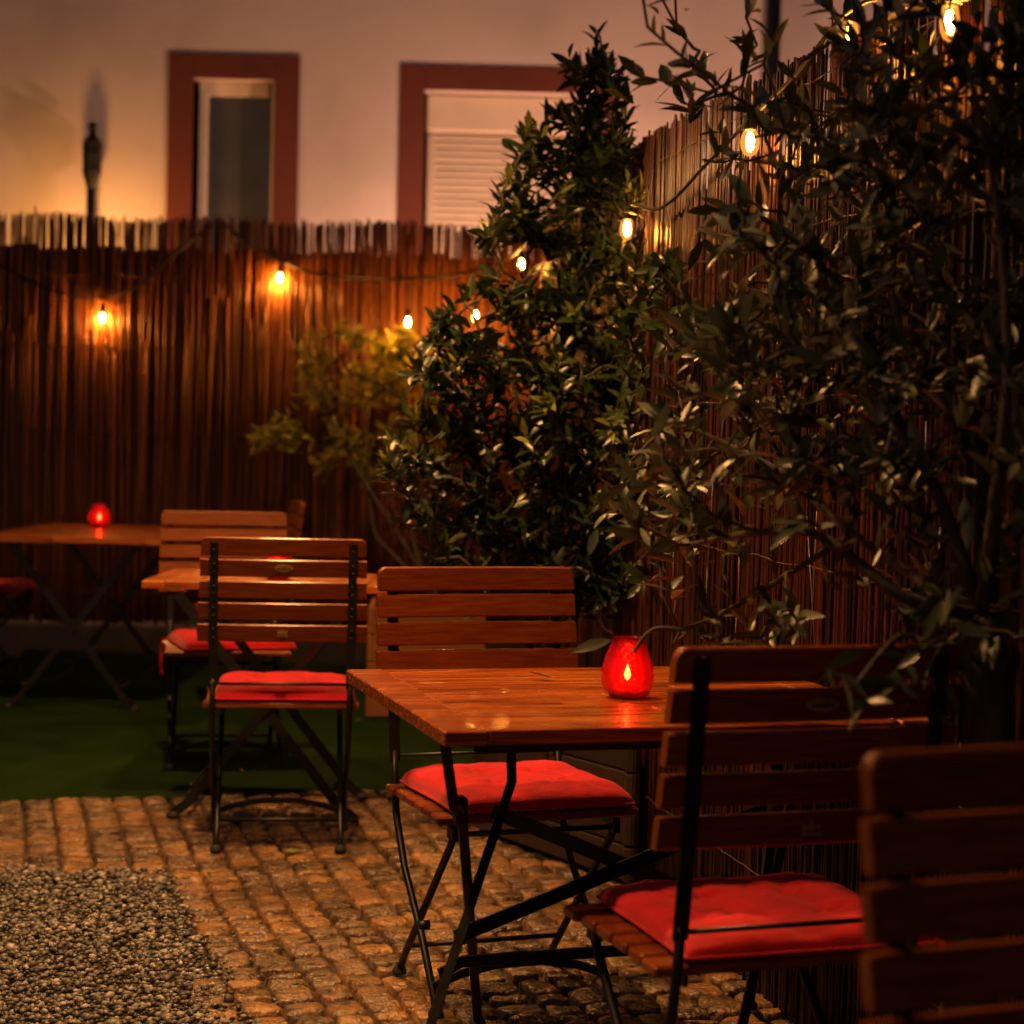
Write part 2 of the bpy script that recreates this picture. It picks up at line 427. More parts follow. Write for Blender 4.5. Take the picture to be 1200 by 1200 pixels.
FY = 10.0
bf = thing('reed_fence', 'brown reed fence across the back, its ragged tips before the pale house', 'fence', (0, FY, 0))
b = MB()
for row in (0, 1, 2):
    x = -3.6 + .004 * row
    while x < .18:
        r = rng.uniform(.0028, .0058)
        top = 2.335 + rng.gauss(0, .010) + .01 * math.sin(x * 7) - .012 * row
        if rng.random() < .08: top -= rng.uniform(.02, .14)
        if rng.random() < (.95, .72, .6)[row]:
            reed(b, x, -.004 - .011 * row + rng.uniform(-.004, .004), .19 + rng.uniform(-.02, .03), top, r, rng.random() ** 1.3, rng.gauss(0, .02), 0)
        x += r * 2 * rng.uniform(.75, 1.2)
# loose second layer, ends below the tips
for k in range(150):
    x = rng.uniform(-3.6, .15)
    reed(b, x, -.036, .18, rng.uniform(1.6, 2.2), rng.uniform(.003, .0055), rng.random(), rng.gauss(0, .03), 0)
b.build('reeds', M['reed'], bf)
b = MB()
for z in (.35, .75, 1.2, 1.65, 2.02):
    b.tube([(-3.6 + .12 * k, -.042 + .004 * (k % 2), z + .006 * math.sin(k * 1.7)) for k in range(32)], .0022, 4)
b.build('binding_wire', M['wire'], bf)
b = MB()
x = -3.7
k = 0
while x < .2:
    wd = .145
    b.box((x + wd / 2, .045, 1.185 + .012 * math.sin(k * 2.1)), (wd - .004, .022, 1.98), .002, rng.random()); x += wd; k += 1
b.box((-1.75, .066, 2.0), (3.9, .02, .07), .003); b.box((-1.75, .061, 1.17), (3.9, .006, 1.9), .001)  # thin full sheet added behind the boards to stop lamp light leaking through
b.box((-1.75, .066, .6), (3.9, .02, .07), .003)
b.build('backing_board', M['board'], bf)
b = MB()
b.box((-1.8, FY + .03, .07), (4.2, .16, .2), .012)
tag(b.build('garden_wall', M['conc']), 'low dark concrete kerb wall under the rear reed fence', 'wall')

# right-hand fence: polyline, near panel first
RF = [(1.20, .85), (.385, 5.09), (.10, 9.93)]
def fence_x(y):
    if y < 5.09: return .385 + (5.09 - y) * .192
    return .385 - (y - 5.09) * .0589
rf = thing('reed_fence', 'tall brown reed fence running down the right side behind the shrubs', 'fence', (.385, 5.09, 0))
b = MB(); bb = MB(); bw = MB()
def fence_run(p0, p1, ztop, z1top, dens):
    p0 = Vector((*p0, 0)) - Vector((.385, 5.09, 0)); p1 = Vector((*p1, 0)) - Vector((.385, 5.09, 0))
    L_ = (p1 - p0).length; d = (p1 - p0) / L_; nrm = Vector((-d.y, d.x, 0))
    if nrm.x > 0: nrm = -nrm
    s = 0
    while s < L_:
        r = rng.uniform(.0024, .0050) * dens
        t = s / L_
        if rng.random() < .96:
            p = p0 + d * s + nrm * rng.uniform(0, .010)
            top = ztop + (z1top - ztop) * t + rng.gauss(0, .009)
            lean = rng.gauss(0, .022)
            reed(b, p.x, p.y, rng.uniform(-.02, .01), top, r, rng.random(), d.x * lean, d.y * lean, 5, .0035, 5)
        s += r * 2 * rng.uniform(.7, 1.15)
    # stray stems lying over the mat
    for k in range(int(L_ * 16)):
        q = p0 + d * rng.uniform(0, L_) + nrm * .018
        z0 = rng.uniform(.1, 1.6); ln = rng.uniform(.25, .7); lean = rng.gauss(0, .14)
        b.tube([q + Vector((0, 0, z0)), q + nrm * .006 + d * lean * .5 * ln + Vector((0, 0, z0 + ln / 2)), q + nrm * .002 + d * lean * ln + Vector((0, 0, z0 + ln))], .0016, 4, rng.uniform(.4, 1))
    for z in (.25, .6, .95, 1.3, 1.65, 1.95):
        n_ = int(L_ / .05)
        bw.tube([p0 + d * (L_ * k / n_) + nrm * (.014 + .003 * (k % 2)) + Vector((0, 0, z + .012 * noise.noise(Vector((k * .23, z * 5, 1))))) for k in range(n_ + 1)], .0013, 4)
    c = (p0 + p1) / 2 - nrm * .03
    Mx = Matrix.Translation(c + Vector((0, 0, .92))) @ Matrix.Rotation(math.atan2(d.y, d.x), 4, 'Z')
    n_ = max(1, int(L_ / .16))
    for k in range(n_):
        bb.box((-L_ / 2 + L_ * (k + .5) / n_, 0, 0), (L_ / n_ - .004, .022, 1.84), .002, rng.random(), Mx)
fence_run(RF[0], RF[1], 1.92, 2.045, 1.0)
fence_run(RF[1], RF[2], 2.045, 2.34, 1.25)
b.build('reeds', M['shaded_reed'], rf); bw.build('binding_wire', M['wire'], rf); bb.build('backing_board', M['board'], rf)

# ------------------------------------------------------------------ house behind
HY = 13.0
house = thing('house', 'pale plastered house with brown red window surrounds behind the fence', 'house', (0, HY, 0))
def wx(px, py): 
    p = at(px, py, HY); return p.x, p.z
w1 = dict(x0=wx(226, 150)[0], x1=wx(321, 150)[0], z1=wx(270, 93)[1], z0=1.45)
w2 = dict(x0=wx(497, 150)[0], x1=wx(691, 150)[0], z1=wx(590, 108)[1], z0=1.45)
xs = [-7, w1['x0'], w1['x1'], w2['x0'], w2['x1'], 7]
zs = [0, 1.45, min(w1['z1'], w2['z1']), max(w1['z1'], w2['z1']), 7]
b = MB()
def hole(xa_, xb_, za_, zb_):
    for q in (w1, w2):
        if xa_ >= q['x0'] - 1e-6 and xb_ <= q['x1'] + 1e-6 and za_ >= q['z0'] - 1e-6 and zb_ <= q['z1'] + 1e-6: return True
for i in range(len(xs) - 1):
    for k in range(len(zs) - 1):
        if not hole(xs[i], xs[i + 1], zs[k], zs[k + 1]):
            b.add([(xs[i], 0, zs[k]), (xs[i + 1], 0, zs[k]), (xs[i + 1], 0, zs[k + 1]), (xs[i], 0, zs[k + 1])], [(0, 1, 2, 3)])
for q in (w1, w2):   # reveals
    a, c, lo, hi, dp = q['x0'], q['x1'], q['z0'], q['z1'], .2
    b.add([(a, 0, lo), (a, 0, hi), (a, dp, hi), (a, dp, lo)], [(0, 1, 2, 3)])
    b.add([(c, 0, lo), (c, 0, hi), (c, dp, hi), (c, dp, lo)], [(3, 2, 1, 0)])
    b.add([(a, 0, hi), (c, 0, hi), (c, dp, hi), (a, dp, hi)], [(0, 1, 2, 3)])
    b.add([(a, 0, lo), (c, 0, lo), (c, dp, lo), (a, dp, lo)], [(3, 2, 1, 0)])
b.add([(-7, .3, 0), (7, .3, 0), (7, .3, 7), (-7, .3, 7)], [(0, 1, 2, 3)])
b.build('wall', M['plaster'], house)
for q, kind in ((w1, 0), (w2, 1)):
    a, c, lo, hi = q['x0'], q['x1'], q['z0'], q['z1']
    fw = .172
    s = MB()
    s.box((a - fw / 2, .09, (lo + hi + fw) / 2), (fw, .204, hi - lo + fw), .004)
    s.box((c + fw / 2, .09, (lo + hi + fw) / 2), (fw, .204, hi - lo + fw), .004)
    s.box(((a + c) / 2, .09, hi + fw / 2), (c - a - .001, .203, fw - .002), .004)
    sur = s.build('window_surround', M['surround'], house)
    si = MB(); si.box(((a + c) / 2, .04, lo - .03), (c - a + .3, .3, .05), .006); si.build('window_sill', M['conc'], house)
    if kind == 0:
        win = MB(); f = .06; y = .13
        win.box((a + f / 2 + .022, y, (lo + hi) / 2), (f, .06, hi - lo), .006)
        win.box((c - f / 2 + .03, y, (lo + hi) / 2), (f, .06, hi - lo), .006)
        win.box(((a + c) / 2, y, hi - f * .8), (c - a - .1, .058, f * 1.5), .006)
        win.box(((a + c) / 2, y, lo + f / 2), (c - a - .1, .058, f), .006)
        wo = win.build('window', M['cream'], house)
        p = MB(); p.add([(a, y + .01, lo), (c, y + .01, lo), (c, y + .01, hi), (a, y + .01, hi)], [(0, 1, 2, 3)]); p.build('pane', M['pane'], wo)
    else:
        bx = MB(); bx.box(((a + c) / 2, .15, hi - .135), (c - a - .02, .1, .25), .01)
        bo = bx.build('shutter_box', M['cream'], house)
        rl = MB()
        rl.box((a + .045, .155, (lo + hi - .27) / 2), (.05, .06, hi - .27 - lo), .004)
        rl.box((c - .045, .155, (lo + hi - .27) / 2), (.05, .06, hi - .27 - lo), .004)
        z = lo
        while z < hi - .29:
            rl.add([(a + .07, .16, z), (c - .07, .16, z), (c - .07, .148, z + .012), (a + .07, .148, z + .012), (c - .07, .148, z + .036), (a + .07, .148, z + .036), (c - .07, .162, z + .048), (a + .07, .162, z + .048)],
                   [(0, 1, 2, 3), (3, 2, 4, 5), (5, 4, 6, 7)], rng.random())
            z += .048
        rl.build('roller_shutter', M['shutter'], house)
px_, pz_ = wx(904, 40)
dp = MB(); dp.tube([(px_, -.08, .1), (px_, -.08, 6.5)], .052, 12)
for z in (1.2, 3.1, 5): dp.lathe([(.052, -.02), (.06, -.02), (.06, .02), (.052, .02)], 12, (px_, -.08, z))
dp.build('downpipe', M['metal'], house)

# bamboo-style torch standing between fence and house
tp = at(105, 250, 12.89)
tor = thing('garden_torch', 'dark garden torch on a pole rising behind the rear fence', 'torch', (tp.x, tp.y, 0))
zz_ = lambda py: at(105, py, 12.89).z
b = MB(); b.tube([(0, 0, -.05), (.004, 0, 1.2), (.008, 0, zz_(205))], [.035, .034, .03], 10); b.build('pole', M['metal'], tor)
b = MB()
for k in range(9):
    a = 2 * math.pi * k / 9
    b.bar([(.018 * math.cos(a) + .008, .018 * math.sin(a), zz_(225)), (.058 * math.cos(a) + .010, .058 * math.sin(a), zz_(203)), (.062 * math.cos(a) + .012, .062 * math.sin(a), zz_(165))], .024, .006, (math.cos(a), math.sin(a), 0))
for py in (200, 182, 168): b.lathe([(.064, -.008), (.068, 0), (.064, .008)], 18, (.011, 0, zz_(py)))
b.build('basket', M['metal'], tor)
b = MB(); b.lathe([(0, zz_(196)), (.05, zz_(196)), (.052, zz_(166)), (.05, zz_(162)), (.026, zz_(160)), (.024, zz_(152)), (.03, zz_(150)), (.03, zz_(145)), (.018, zz_(143)), (0, zz_(143))], 16, (.012, 0, 0))
b.build('oil_can', M['metal'], tor)

# unseen uplight added behind the fence for the glow on the plaster
def uplight(x, y, z, power, label, col_=(1, .40, .085)):
    t = thing('unseen_uplight', label, 'lamp', (x, y, 0))
    b = MB(); b.tube([(0, 0, -.05), (0, 0, z - .06)], .018, 10); b.lathe([(.05, z - .08), (.06, z - .07), (.06, z - .06), (.0, z - .06)], 16); b.build('post', M['metal'], t)
    b = MB(); b.lathe([(0, z - .055), (.025, z - .045), (.035, z - .01), (.028, z + .02), (0, z + .035)], 16); b.build('bulb', M['lampbulb'], t)
    l = bpy.data.lights.new('unseen_uplight_light', 'POINT'); l.energy = power; l.color = col_; l.shadow_soft_size = .10
    o = bpy.data.objects.new('unseen_uplight_light', l); col.objects.link(o); o.parent = t; o.location = (0, -.02, z + .1)
    return t
uplight(tp.x + .03, 12.48, 2.16, 56, 'unseen lamp added on a post behind the rear fence below the torch')
uplight(-.15, 12.1, 1.50, 205, 'unseen lamp added on a post behind the rear fence between the two windows', (1, .48, .26))
uplight(1.9, 11.75, 1.5, 270, 'unseen lamp added on a post behind the right end of the rear fence', (1, .46, .28))

# ------------------------------------------------------------------ folding chair
CW, CHt, CSZ = .465, .907, .43
def bk(z): return -.20 - .12 * (z - CSZ)
def slat_x(b, L_, zc, h, th, yc, curve, lean, rnd, round_=0, n=10):
    """slat along x, standing on edge, curved in plan"""
    pts, secs = [], []
    us_ = [-1 + 2 * k / n for k in range(n + 1)]
    if round_:
        e_ = [2 * round_ * (1 - math.cos(R(a))) / L_ for a in (0, 18, 36, 54, 72, 90)]
        us_ = [-1 + q for q in e_] + [-.6, -.3, 0, .3, .6] + [1 - q for q in e_[::-1]]
        n = len(us_) - 1
    for u in us_:
        x = u * L_ / 2
        e = 0
        pts.append((x, yc - curve * (1 - u * u) , zc))
        hh = h / 2; top = hh
        if round_:
            dx = (1 - abs(u)) * L_ / 2
            if dx < round_: top = hh - (round_ - math.sqrt(max(0, round_ ** 2 - (round_ - dx) ** 2)))
        c = .003
        a = th / 2
        secs.append([(-a, -hh + c), (-a + c, -hh), (a - c, -hh), (a, -hh + c), (a, top - c), (a - c, top), (-a + c, top), (-a, top - c)])
    vs, fs = [], []
    m = 8
    for p, sct in zip(pts, secs):
        for q, z in sct: vs.append((p[0], p[1] + q - z * lean, p[2] + z))
    for i in range(n):
        for k in range(m):
            a, d = i * m + k, i * m + (k + 1) % m
            fs.append((a, a + m, d + m, d))
    fs.append(tuple(range(m))); fs.append(tuple(range(n * m + m - 1, n * m - 1, -1)))
    b.add(vs, fs, rnd)

def make_chair(badges):
    t = thing('folding_chair', 'x', 'chair')
    b = MB()
    for k in range(5):
        h = .050 if k else .053
        zt = CHt - k * .0622
        ns = 24 if k == 0 else 10
        L_ = CW if k == 0 else CW + .004 * k
        slat_x(b, L_, zt - h / 2, h, .020, bk(zt - h / 2) + .010, .010, .22, rng.random(), .018 if k == 0 else 0, ns)
    b.build('backrest', M['chairwood'], t)
    s = MB()
    for k in range(6):
        s.box((0, -.19 + .066 * k + .029, CSZ - .009), (.435 + (.012 if k in (0, 5) else 0), .053, .018), .005, rng.random())
    s.build('seat', M['chairwood'], t)
    for sx in (-1, 1):
        X = sx * .195
        l = MB()
        l.bar([(X, bk(.893) - .0075, .893), (X, bk(.62) - .0075, .62), (X, bk(.47) - .006, .475)], .024, .007, (0, -1, .12))
        l.tube([(X, -.212, .50), (X, -.205, .43), (X, -.19, .36), (X, -.12, .26), (X, .02, .14), (X, .12, .03), (X, .128, .008)], .0085, 8)
        for k in range(5):   # screw heads on the upright
            for dz in (-.011, .011):
                z = CHt - k * .0622 - .026 + dz
                l.lathe([(.0, -.001), (.0038, 0), (.0034, .0025), (0, .0032)], 8, M=Matrix.Translation((X, bk(z) - .011, z)) @ Matrix.Rotation(R(90), 4, 'X'))
        lo = l.build('leg', M['metal'], t)
        f = MB(); f.lathe([(0, 0), (.016, 0), (.017, .006), (.012, .018), (.0085, .022)], 12, (X, .128, 0)); f.build('rubber_foot', M['rubber'], lo)
        X2 = sx * .178
        l = MB()
        l.tube([(X2, .18, .405), (X2, .15, .36), (X2, -.02, .19), (X2, -.15, .06), (X2, -.195, .008)], .0085, 8)
        l.lathe([(0, -.012), (.011, -.012), (.011, .012), (0, .012)], 10, M=Matrix.Translation((sx * .187, .005, .16)) @ Matrix.Rotation(R(90), 4, 'Y'))
        lo = l.build('leg', M['metal'], t)
        f = MB(); f.lathe([(0, 0), (.016, 0), (.017, .006), (.012, .018), (.0085, .022)], 12, (X2, -.195, 0)); f.build('rubber_foot', M['rubber'], lo)
    r = MB()
    for sx in (-1, 1):
        r.box((sx * .17, .003, CSZ - .027), (.007, .37, .018), .001)
        r.box((sx * .178, .165, CSZ - .04), (.016, .04, .03), .003)
    r.tube([(-.17, .16, .385), (.17, .16, .385)], .006, 8)
    r.build('seat_frame', M['metal'], t)
    r = MB()
    r.bar([(-.195, .10, .055), (-.13, .10, .078), (-.05, .10, .092), (.05, .10, .092), (.13, .10, .078), (.195, .10, .055)], .006, .018)
    r.build('stretcher', M['metal'], t)
    r = MB(); r.tube([(-.178, -.13, .08), (.178, -.13, .08)], .006, 8); r.build('stretcher', M['metal'], t)
    r = MB(); r.tube([(-.195, -.216, .487), (.195, -.216, .487)], .0042, 8)
    for sx in (-1, 1): r.lathe([(0, -.003), (.008, -.003), (.008, .003), (0, .003)], 8, M=Matrix.Translation((sx * .2, -.216, .487)) @ Matrix.Rotation(R(90), 4, 'Y'))
    r.build('back_rod', M['metal'], t)
    if badges:
        z = CHt - .0622 - .024
        r = MB(); n = 24
        for (hw, hh, zc, shape) in ((.026, .0105, z, 'o'), (.016, .010, CHt - 4 * .0622 - .026, 'r')):
            if shape == 'o': prof = [(hw * math.cos(2 * math.pi * k / n), hh * math.sin(2 * math.pi * k / n)) for k in range(n)]
            else: prof = [(-hw, -hh), (-hw * .8, -hh * .8), (0, -hh * .75), (hw * .8, -hh * .8), (hw, -hh), (hw * .85, -hh * .3), (hw * .8, hh * .3), (hw, hh), (hw * .6, hh * .8), (.003, hh * .85), (0, hh * 1.4), (-.003, hh * .85), (-hw * .6, hh * .8), (-hw, hh), (-hw * .8, hh * .3), (-hw * .85, -hh * .3)]
            m = len(prof); y0 = bk(zc) - .0140
            vs = [(p[0], y0 + .003 - p[1] * .12, zc + p[1]) for p in prof] + [(p[0] * .97, y0 - p[1] * .12 - .0008, zc + p[1] * .97) for p in prof]
            r.add(vs, [tuple(range(m, 2 * m))] + [(k, (k + 1) % m, m + (k + 1) % m, m + k) for k in range(m)], .7)
            bo = r.build('badge', M['brass'], t)
            k = MB()
            for i in range(7 if shape == 'o' else 4):
                xx_ = (i - (3 if shape == 'o' else 1.5)) * .0055
                k.box((xx_, y0 - .0014, zc - .001), (.0036, .001, .004 if i % 2 else .0055), .0003)
            if shape == 'o': k.box((.006, y0 - .0014 - .0008, zc + .0055), (.010, .001, .0014), .0003)
            k.build('lettering', M['metal'], bo)
            r = MB()
    return t
chairA = make_chair(True)
chairB = make_chair(False)
used = set()
def place_chair(proto, x, y, rz, label, group='folding bistro chairs of slatted wood'):
    o = proto if proto.name not in used else copy_tree(proto)
    used.add(proto.name)
    o.location = (x, y, 0); o.rotation_euler = (0, 0, rz)
    tag(o, label, 'chair', group)
    return o
MIDC = (.007, 4.043, 3.4884); RTC = (.375, 2.977, .332); LFC = (-.672, 5.566, .12); FARC = (-1.03, 6.82, math.pi + .2)
place_chair(chairB, *MIDC, 'reddish wooden chair facing the viewer behind the near table, red cushion on its seat')
place_chair(chairA, *RTC, 'dark wooden chair seen from behind, with screwed metal uprights, tucked to the near table')
place_chair(chairA, *LFC, 'wooden chair seen from behind before the middle table, its slat edges glowing orange')
place_chair(chairB, *FARC, 'wooden chair beyond the middle table, its pale top slat showing above the other chair')
place_chair(chairB, .640, 1.61, math.pi + .34, 'nearly black blurred chair back at the lower right corner of the courtyard')
place_chair(chairB, -1.20, 8.35, R(90) + .22, 'dark chair turned sideways by the rear fence, only its slanted back slats showing')
place_chair(chairB, -2.50, 8.95, R(-90) + .05, 'chair at the left end of the rear table, cut off by the picture edge')

# ------------------------------------------------------------------ seat cushions
def make_cushion(seed, straps, wd=.405, dp=.385, th=.050):
    t = thing('seat_cushion', 'x', 'cushion')
    n = 64; vs = []; 
    def top(u, v):
        e = (1 - abs(u) ** 9) * (1 - abs(v) ** 9)
        z = th * (max(e, 0) ** .42)
        for cu in (-.36, .36):
            for cv in (-.34, .34):
                d2 = (u - cu) ** 2 + (v - cv) ** 2
                z -= .020 * math.exp(-d2 / .0045) + .007 * math.exp(-d2 / .06)
                ang = math.atan2(v - cv, u - cu)
                z += .0048 * math.sin(5 * ang + seed + cu * 9) * math.exp(-d2 / .045) * min(1, d2 / .004)
        z += .012 * noise.noise(Vector((u * 2.0 + seed, v * 2.4, 1))) * e + .004 * noise.noise(Vector((u * 5 + seed, v * 8, 4))) * e
        rg = 1 - abs(noise.noise(Vector((u * 2.6 + seed * 2, v * 4.2, 7)))) * 2.2
        z -= .0055 * max(0, rg) ** 8 * e
        return z
    for side in (0, 1):
        for j in range(n + 1):
            for i in range(n + 1):
                u = -1 + 2 * i / n; v = -1 + 2 * j / n
                u2 = math.copysign(1 - (1 - abs(u)) ** 1.25, u); v2 = math.copysign(1 - (1 - abs(v)) ** 1.25, v)
                w_ = 1 - .03 * math.cos(v2 * 1.57) + .012 * noise.noise(Vector((v2 * 2, seed, u))) - .03*(abs(u2*v2))**6
                w2 = 1 - .03 * math.cos(u2 * 1.57) + .012 * noise.noise(Vector((u2 * 2, seed + 5, v))) - .03*(abs(u2*v2))**6
                z = top(u2, v2) * .8 + .006 if side == 0 else .006 - .2 * top(u2, v2) * .2
                vs.append((u2 * wd / 2 * w_, v2 * dp / 2 * w2, z))
    fs = []
    N1 = (n + 1) ** 2
    for j in range(n):
        for i in range(n):
            a = j * (n + 1) + i
            fs.append((a, a + 1, a + n + 2, a + n + 1)); fs.append((N1 + a, N1 + a + n + 1, N1 + a + n + 2, N1 + a + 1))
    b = MB(); b.add(vs, fs, .5, True)
    b.build('cover', M['cloth'], t)
    p = MB(); ring = [j for j in range(n + 1)] + [(n + 1) * k + n for k in range(1, n + 1)] + [(n + 1) * n + n - k for k in range(1, n + 1)] + [(n + 1) * (n - k) for k in range(1, n)]
    pts = [Vector(vs[i]) for i in ring]; pts.append(pts[0])
    p.tube(pts, .0035, 6); p.build('piping', M['cloth'], t)
    for sx in straps:
        s = MB()
        s.bar([(sx * wd * .48, -dp * .47, .008), (sx * (wd * .48 + .02), -dp * .5, .0), (sx * (wd * .48 + .025), -dp * .51, -.05), (sx * (wd * .48 + .022 ), -dp * .50, -.13)], .012, .0015, (0, 1, 0))
        s.build('tie_strap', M['cloth'], t)
    return t
def rel(q, a, d): return (q[0] + a * math.cos(q[2]) - d * math.sin(q[2]), q[1] + a * math.sin(q[2]) + d * math.cos(q[2]))
def place_cushion(i, q, a, d, label, rz=0):
    c = make_cushion(i * 3.7, {2: (1,), 4: (1,)}.get(i, ()), *((.425, .40, .040) if i == 2 else ()))
    x, y = rel(q, a, d)
    c.location = (x, y, CSZ + .003); c.rotation_euler = (0, 0, q[2] + rz)
    tag(c, label, 'cushion', 'red tufted seat cushions')
place_cushion(1, MIDC, -.01, .01, 'red cushion on the chair behind the near table, seen under the tabletop', .03)
place_cushion(2, RTC, .04, .0, 'bright red tufted cushion on the dark near chair in the lower right', -.02)
place_cushion(3, LFC, .01, .0, 'red cushion below the orange lit slats, a candle gleam across it', .0)
place_cushion(4, FARC, -.02, .0, 'red cushion on the far chair beyond the middle table', .15)
place_cushion(5, (-2.50, 8.95, R(-90)), 0, .01, 'red cushion at the left picture edge beside the rear table')

# ------------------------------------------------------------------ tables
def tabletop(b, wd, dp, z, th=.026):
    fr = .075
    # mitred ends + slats
    for sx in (-1, 1):
        b.box((sx * (wd / 2 - fr / 2), 0, z - th / 2), (fr - .0015, dp, th), .003, rng.random())
    n = max(5, round(dp / .048)); st = dp / n
    for k in range(n):
        y = -dp / 2 + st * (k + .5)
        x = -wd / 2 + fr
        while x < wd / 2 - fr - .01:
            ln = rng.uniform(.22, .5)
            if x + ln > wd / 2 - fr - .1: ln = wd / 2 - fr - x
            b.box((x + ln / 2, y, z - th / 2 + rng.uniform(-.0006, .0006)), (ln - .0012, st - .0032, th - .002), .0022, rng.random())
            x += ln
def xform(q, p): 
    x, y = rel(q, p[0], p[1]); return (x, y, p[2])

TB = (.2108, 3.4709, .2838)
t1 = thing('folding_table', 'wet glossy wooden table in front with a red candle jar on it', 'table', (TB[0], TB[1], 0), TB[2], 'folding wooden tables')
b = MB(); tabletop(b, .88, .797, .733); b.build('tabletop', M['tablewood'], t1)
inv = Matrix.Translation((TB[0], TB[1], 0)) @ Matrix.Rotation(TB[2], 4, 'Z'); inv.invert()
lw = lambda *p: inv @ Vector(p)
b = MB()
for y in (-.33, .33): b.box((0, y, .7), (.74, .008, .03), .001)
for x in (-.38, .38): b.box((x, 0, .697), (.03, .66, .006), .001)
b.build('top_frame', M['metal'], t1)
off = E1 * .60
for k, o_ in enumerate((Vector(), off)):
    s1, s2 = (1, 1) if k == 0 else (-1, -1)
    l = MB()
    A = [(-.105, 3.13, .70), (-.088, 3.2, .57), (-.075, 3.30, .53), (-.045, 3.8, .012)]
    l.bar([lw(*(Vector(p) + o_)) for p in A], .013, .018, lw(*(Vector((1, .2, 0)))) - lw(0, 0, 0))
    l.box(lw(*(Vector((-.078, 3.28, .545)) + o_)), (.022, .03, .05), .004)
    lo = l.build('leg', M['metal'], t1)
    f = MB(); f.lathe([(0, 0), (.018, 0), (.018, .008), (.01, .02), (0, .02)], 12, lw(*(Vector((-.045, 3.8, 0)) + o_))); f.build('rubber_foot', M['rubber'], lo)
    l = MB()
    B = [(.025, 3.72, .70), (.008, 3.66, .62), (.012, 3.60, .54), (-.176, 3.13, .012)]
    l.bar([lw(*(Vector(p) + o_)) for p in B], .013, .018, lw(*(Vector((1, .2, 0)))) - lw(0, 0, 0))
    lo = l.build('leg', M['metal'], t1)
    f = MB(); f.lathe([(0, 0), (.018, 0), (.018, .008), (.01, .02), (0, .02)], 12, lw(*(Vector((-.176, 3.13, 0)) + o_))); f.build('rubber_foot', M['rubber'], lo)
U, D_ = Vector((-.025, 3.56, .49)), Vector((-.085, 3.40, .29))
for p, q, dy in ((U, D_ + off, .006), (D_, U + off, -.006)):
    r = MB(); sft = Vector((0, dy, 0)); r.bar([lw(*(p + sft)), lw(*(q + sft))], .007, .028, (0, 0, 1)); r.build('cross_brace', M['metal'], t1)
r = MB(); r.bar([lw(-.11, 3.33, .24), lw(-.07, 3.36, .255), lw(*(Vector((-.16, 3.36, .255)) + off)), lw(*(Vector((-.11, 3.33, .24)) + off))], .007, .022, (0, 0, 1)); r.build('stretcher', M['metal'], t1)

def xtable(name_label, cx, cy, rz, wd, dp, z, fx0, fx1, ys):
    t = thing('folding_table', name_label, 'table', (cx, cy, 0), rz, 'folding wooden tables')
    b = MB(); tabletop(b, wd, dp, z); b.build('tabletop', M['tablewood'], t)
    for x in (-wd * .3, wd * .3):
        b = MB(); b.box((x, 0, z - .032), (.03, dp * .9, .008), .001); b.build('rail', M['metal'], t)
    for y in ys:
        for a, c, dy in ((fx0, fx1, -.005), (fx1, fx0, .005)):
            l = MB(); l.bar([(a, y + dy, .012), (a + (c - a) * .08, y + dy, .045), (c, y + dy, z - .036)], .007, .03, (0, 0, 1))
            lo = l.build('leg', M['metal'], t)
            f = MB(); f.lathe([(0, 0), (.02, 0), (.02, .01), (.01, .02), (0, .02)], 12, (a, y + dy, 0)); f.build('rubber_foot', M['rubber'], lo)
    for x in (fx0 * .8, fx1 * .8):
        l = MB(); l.tube([(x, ys[0], .1), (x, ys[1], .1)], .006, 8); l.build('stretcher', M['metal'], t)
    return t
xtable('narrow wooden table behind the left chair, seen edge on between its slats', -.765, 6.13, 0, .77, .56, .735, -.27, .29, (-.3, .06))
xtable('wooden table at the rear left before the reed fence, round red candle on it', -1.875, 8.58, 0, .79, 1.25, .745, -.27, .27, (-.52, .4))

# ------------------------------------------------------------------ candle jars
def jar(label, loc, prof, wax_z, wax_r):
    t = thing('candle_jar', label, 'candle', loc, 0, 'red glass candle jars')
    b = MB(); 
    inner = [(max(r - .0025, 0), z + (.004 if i == 0 else 0)) for i, (r, z) in enumerate(prof)][::-1]
    b.lathe([(0, prof[0][1])] + prof + inner + [(0, .005)], 36); b.build('glass', M['redglass'], t)
    b = MB(); b.lathe([(0, .006), (wax_r, .006), (wax_r, wax_z), (wax_r * .8, wax_z - .001), (0, wax_z - .002)], 20); wx_ = b.build('wax', M['wax'], t)
    b = MB(); b.tube([(0, 0, wax_z - .002), (.001, 0, wax_z + .008)], .0008, 6); b.build('wick', M['cable'], wx_)
    b = MB(); b.lathe([(0, wax_z + .005), (.0044, wax_z + .009), (.0062, wax_z + .015), (.0045, wax_z + .023), (.0018, wax_z + .031), (0, wax_z + .035)], 12); b.build('flame', M['flame'], t)
    l = bpy.data.lights.new('candle_light', 'POINT'); l.energy = .03; l.color = (1, .45, .15); l.shadow_soft_size = .012
    o = bpy.data.objects.new('candle_light', l); col.objects.link(o); o.parent = t; o.location = (0, 0, wax_z + .04)
    return t
big = [(.030, 0), (.040, .004), (.0465, .018), (.0490, .034), (.0475, .050), (.043, .068), (.037, .084), (.0315, .097), (.0305, .104), (.0325, .108)]
p = atz(735, 817, .734); jar('tulip shaped red glass candle jar on the wet near table', (p.x, p.y + .01, .7345), big, .024, .024)
rnd_ = [(.032, 0), (.042, .008), (.051, .028), (.055, .048), (.050, .070), (.038, .086), (.029, .093), (.028, .106), (.033, .114)]
p = atz(113, 618, .746); jar('round red glass candle holder with a short neck on the rear table', (p.x, p.y + .06, .7465), rnd_, .028, .022)
jar('red candle jar on the middle table, seen between the slats of the chair', (-.745, 6.02, .7365), big, .030, .022)

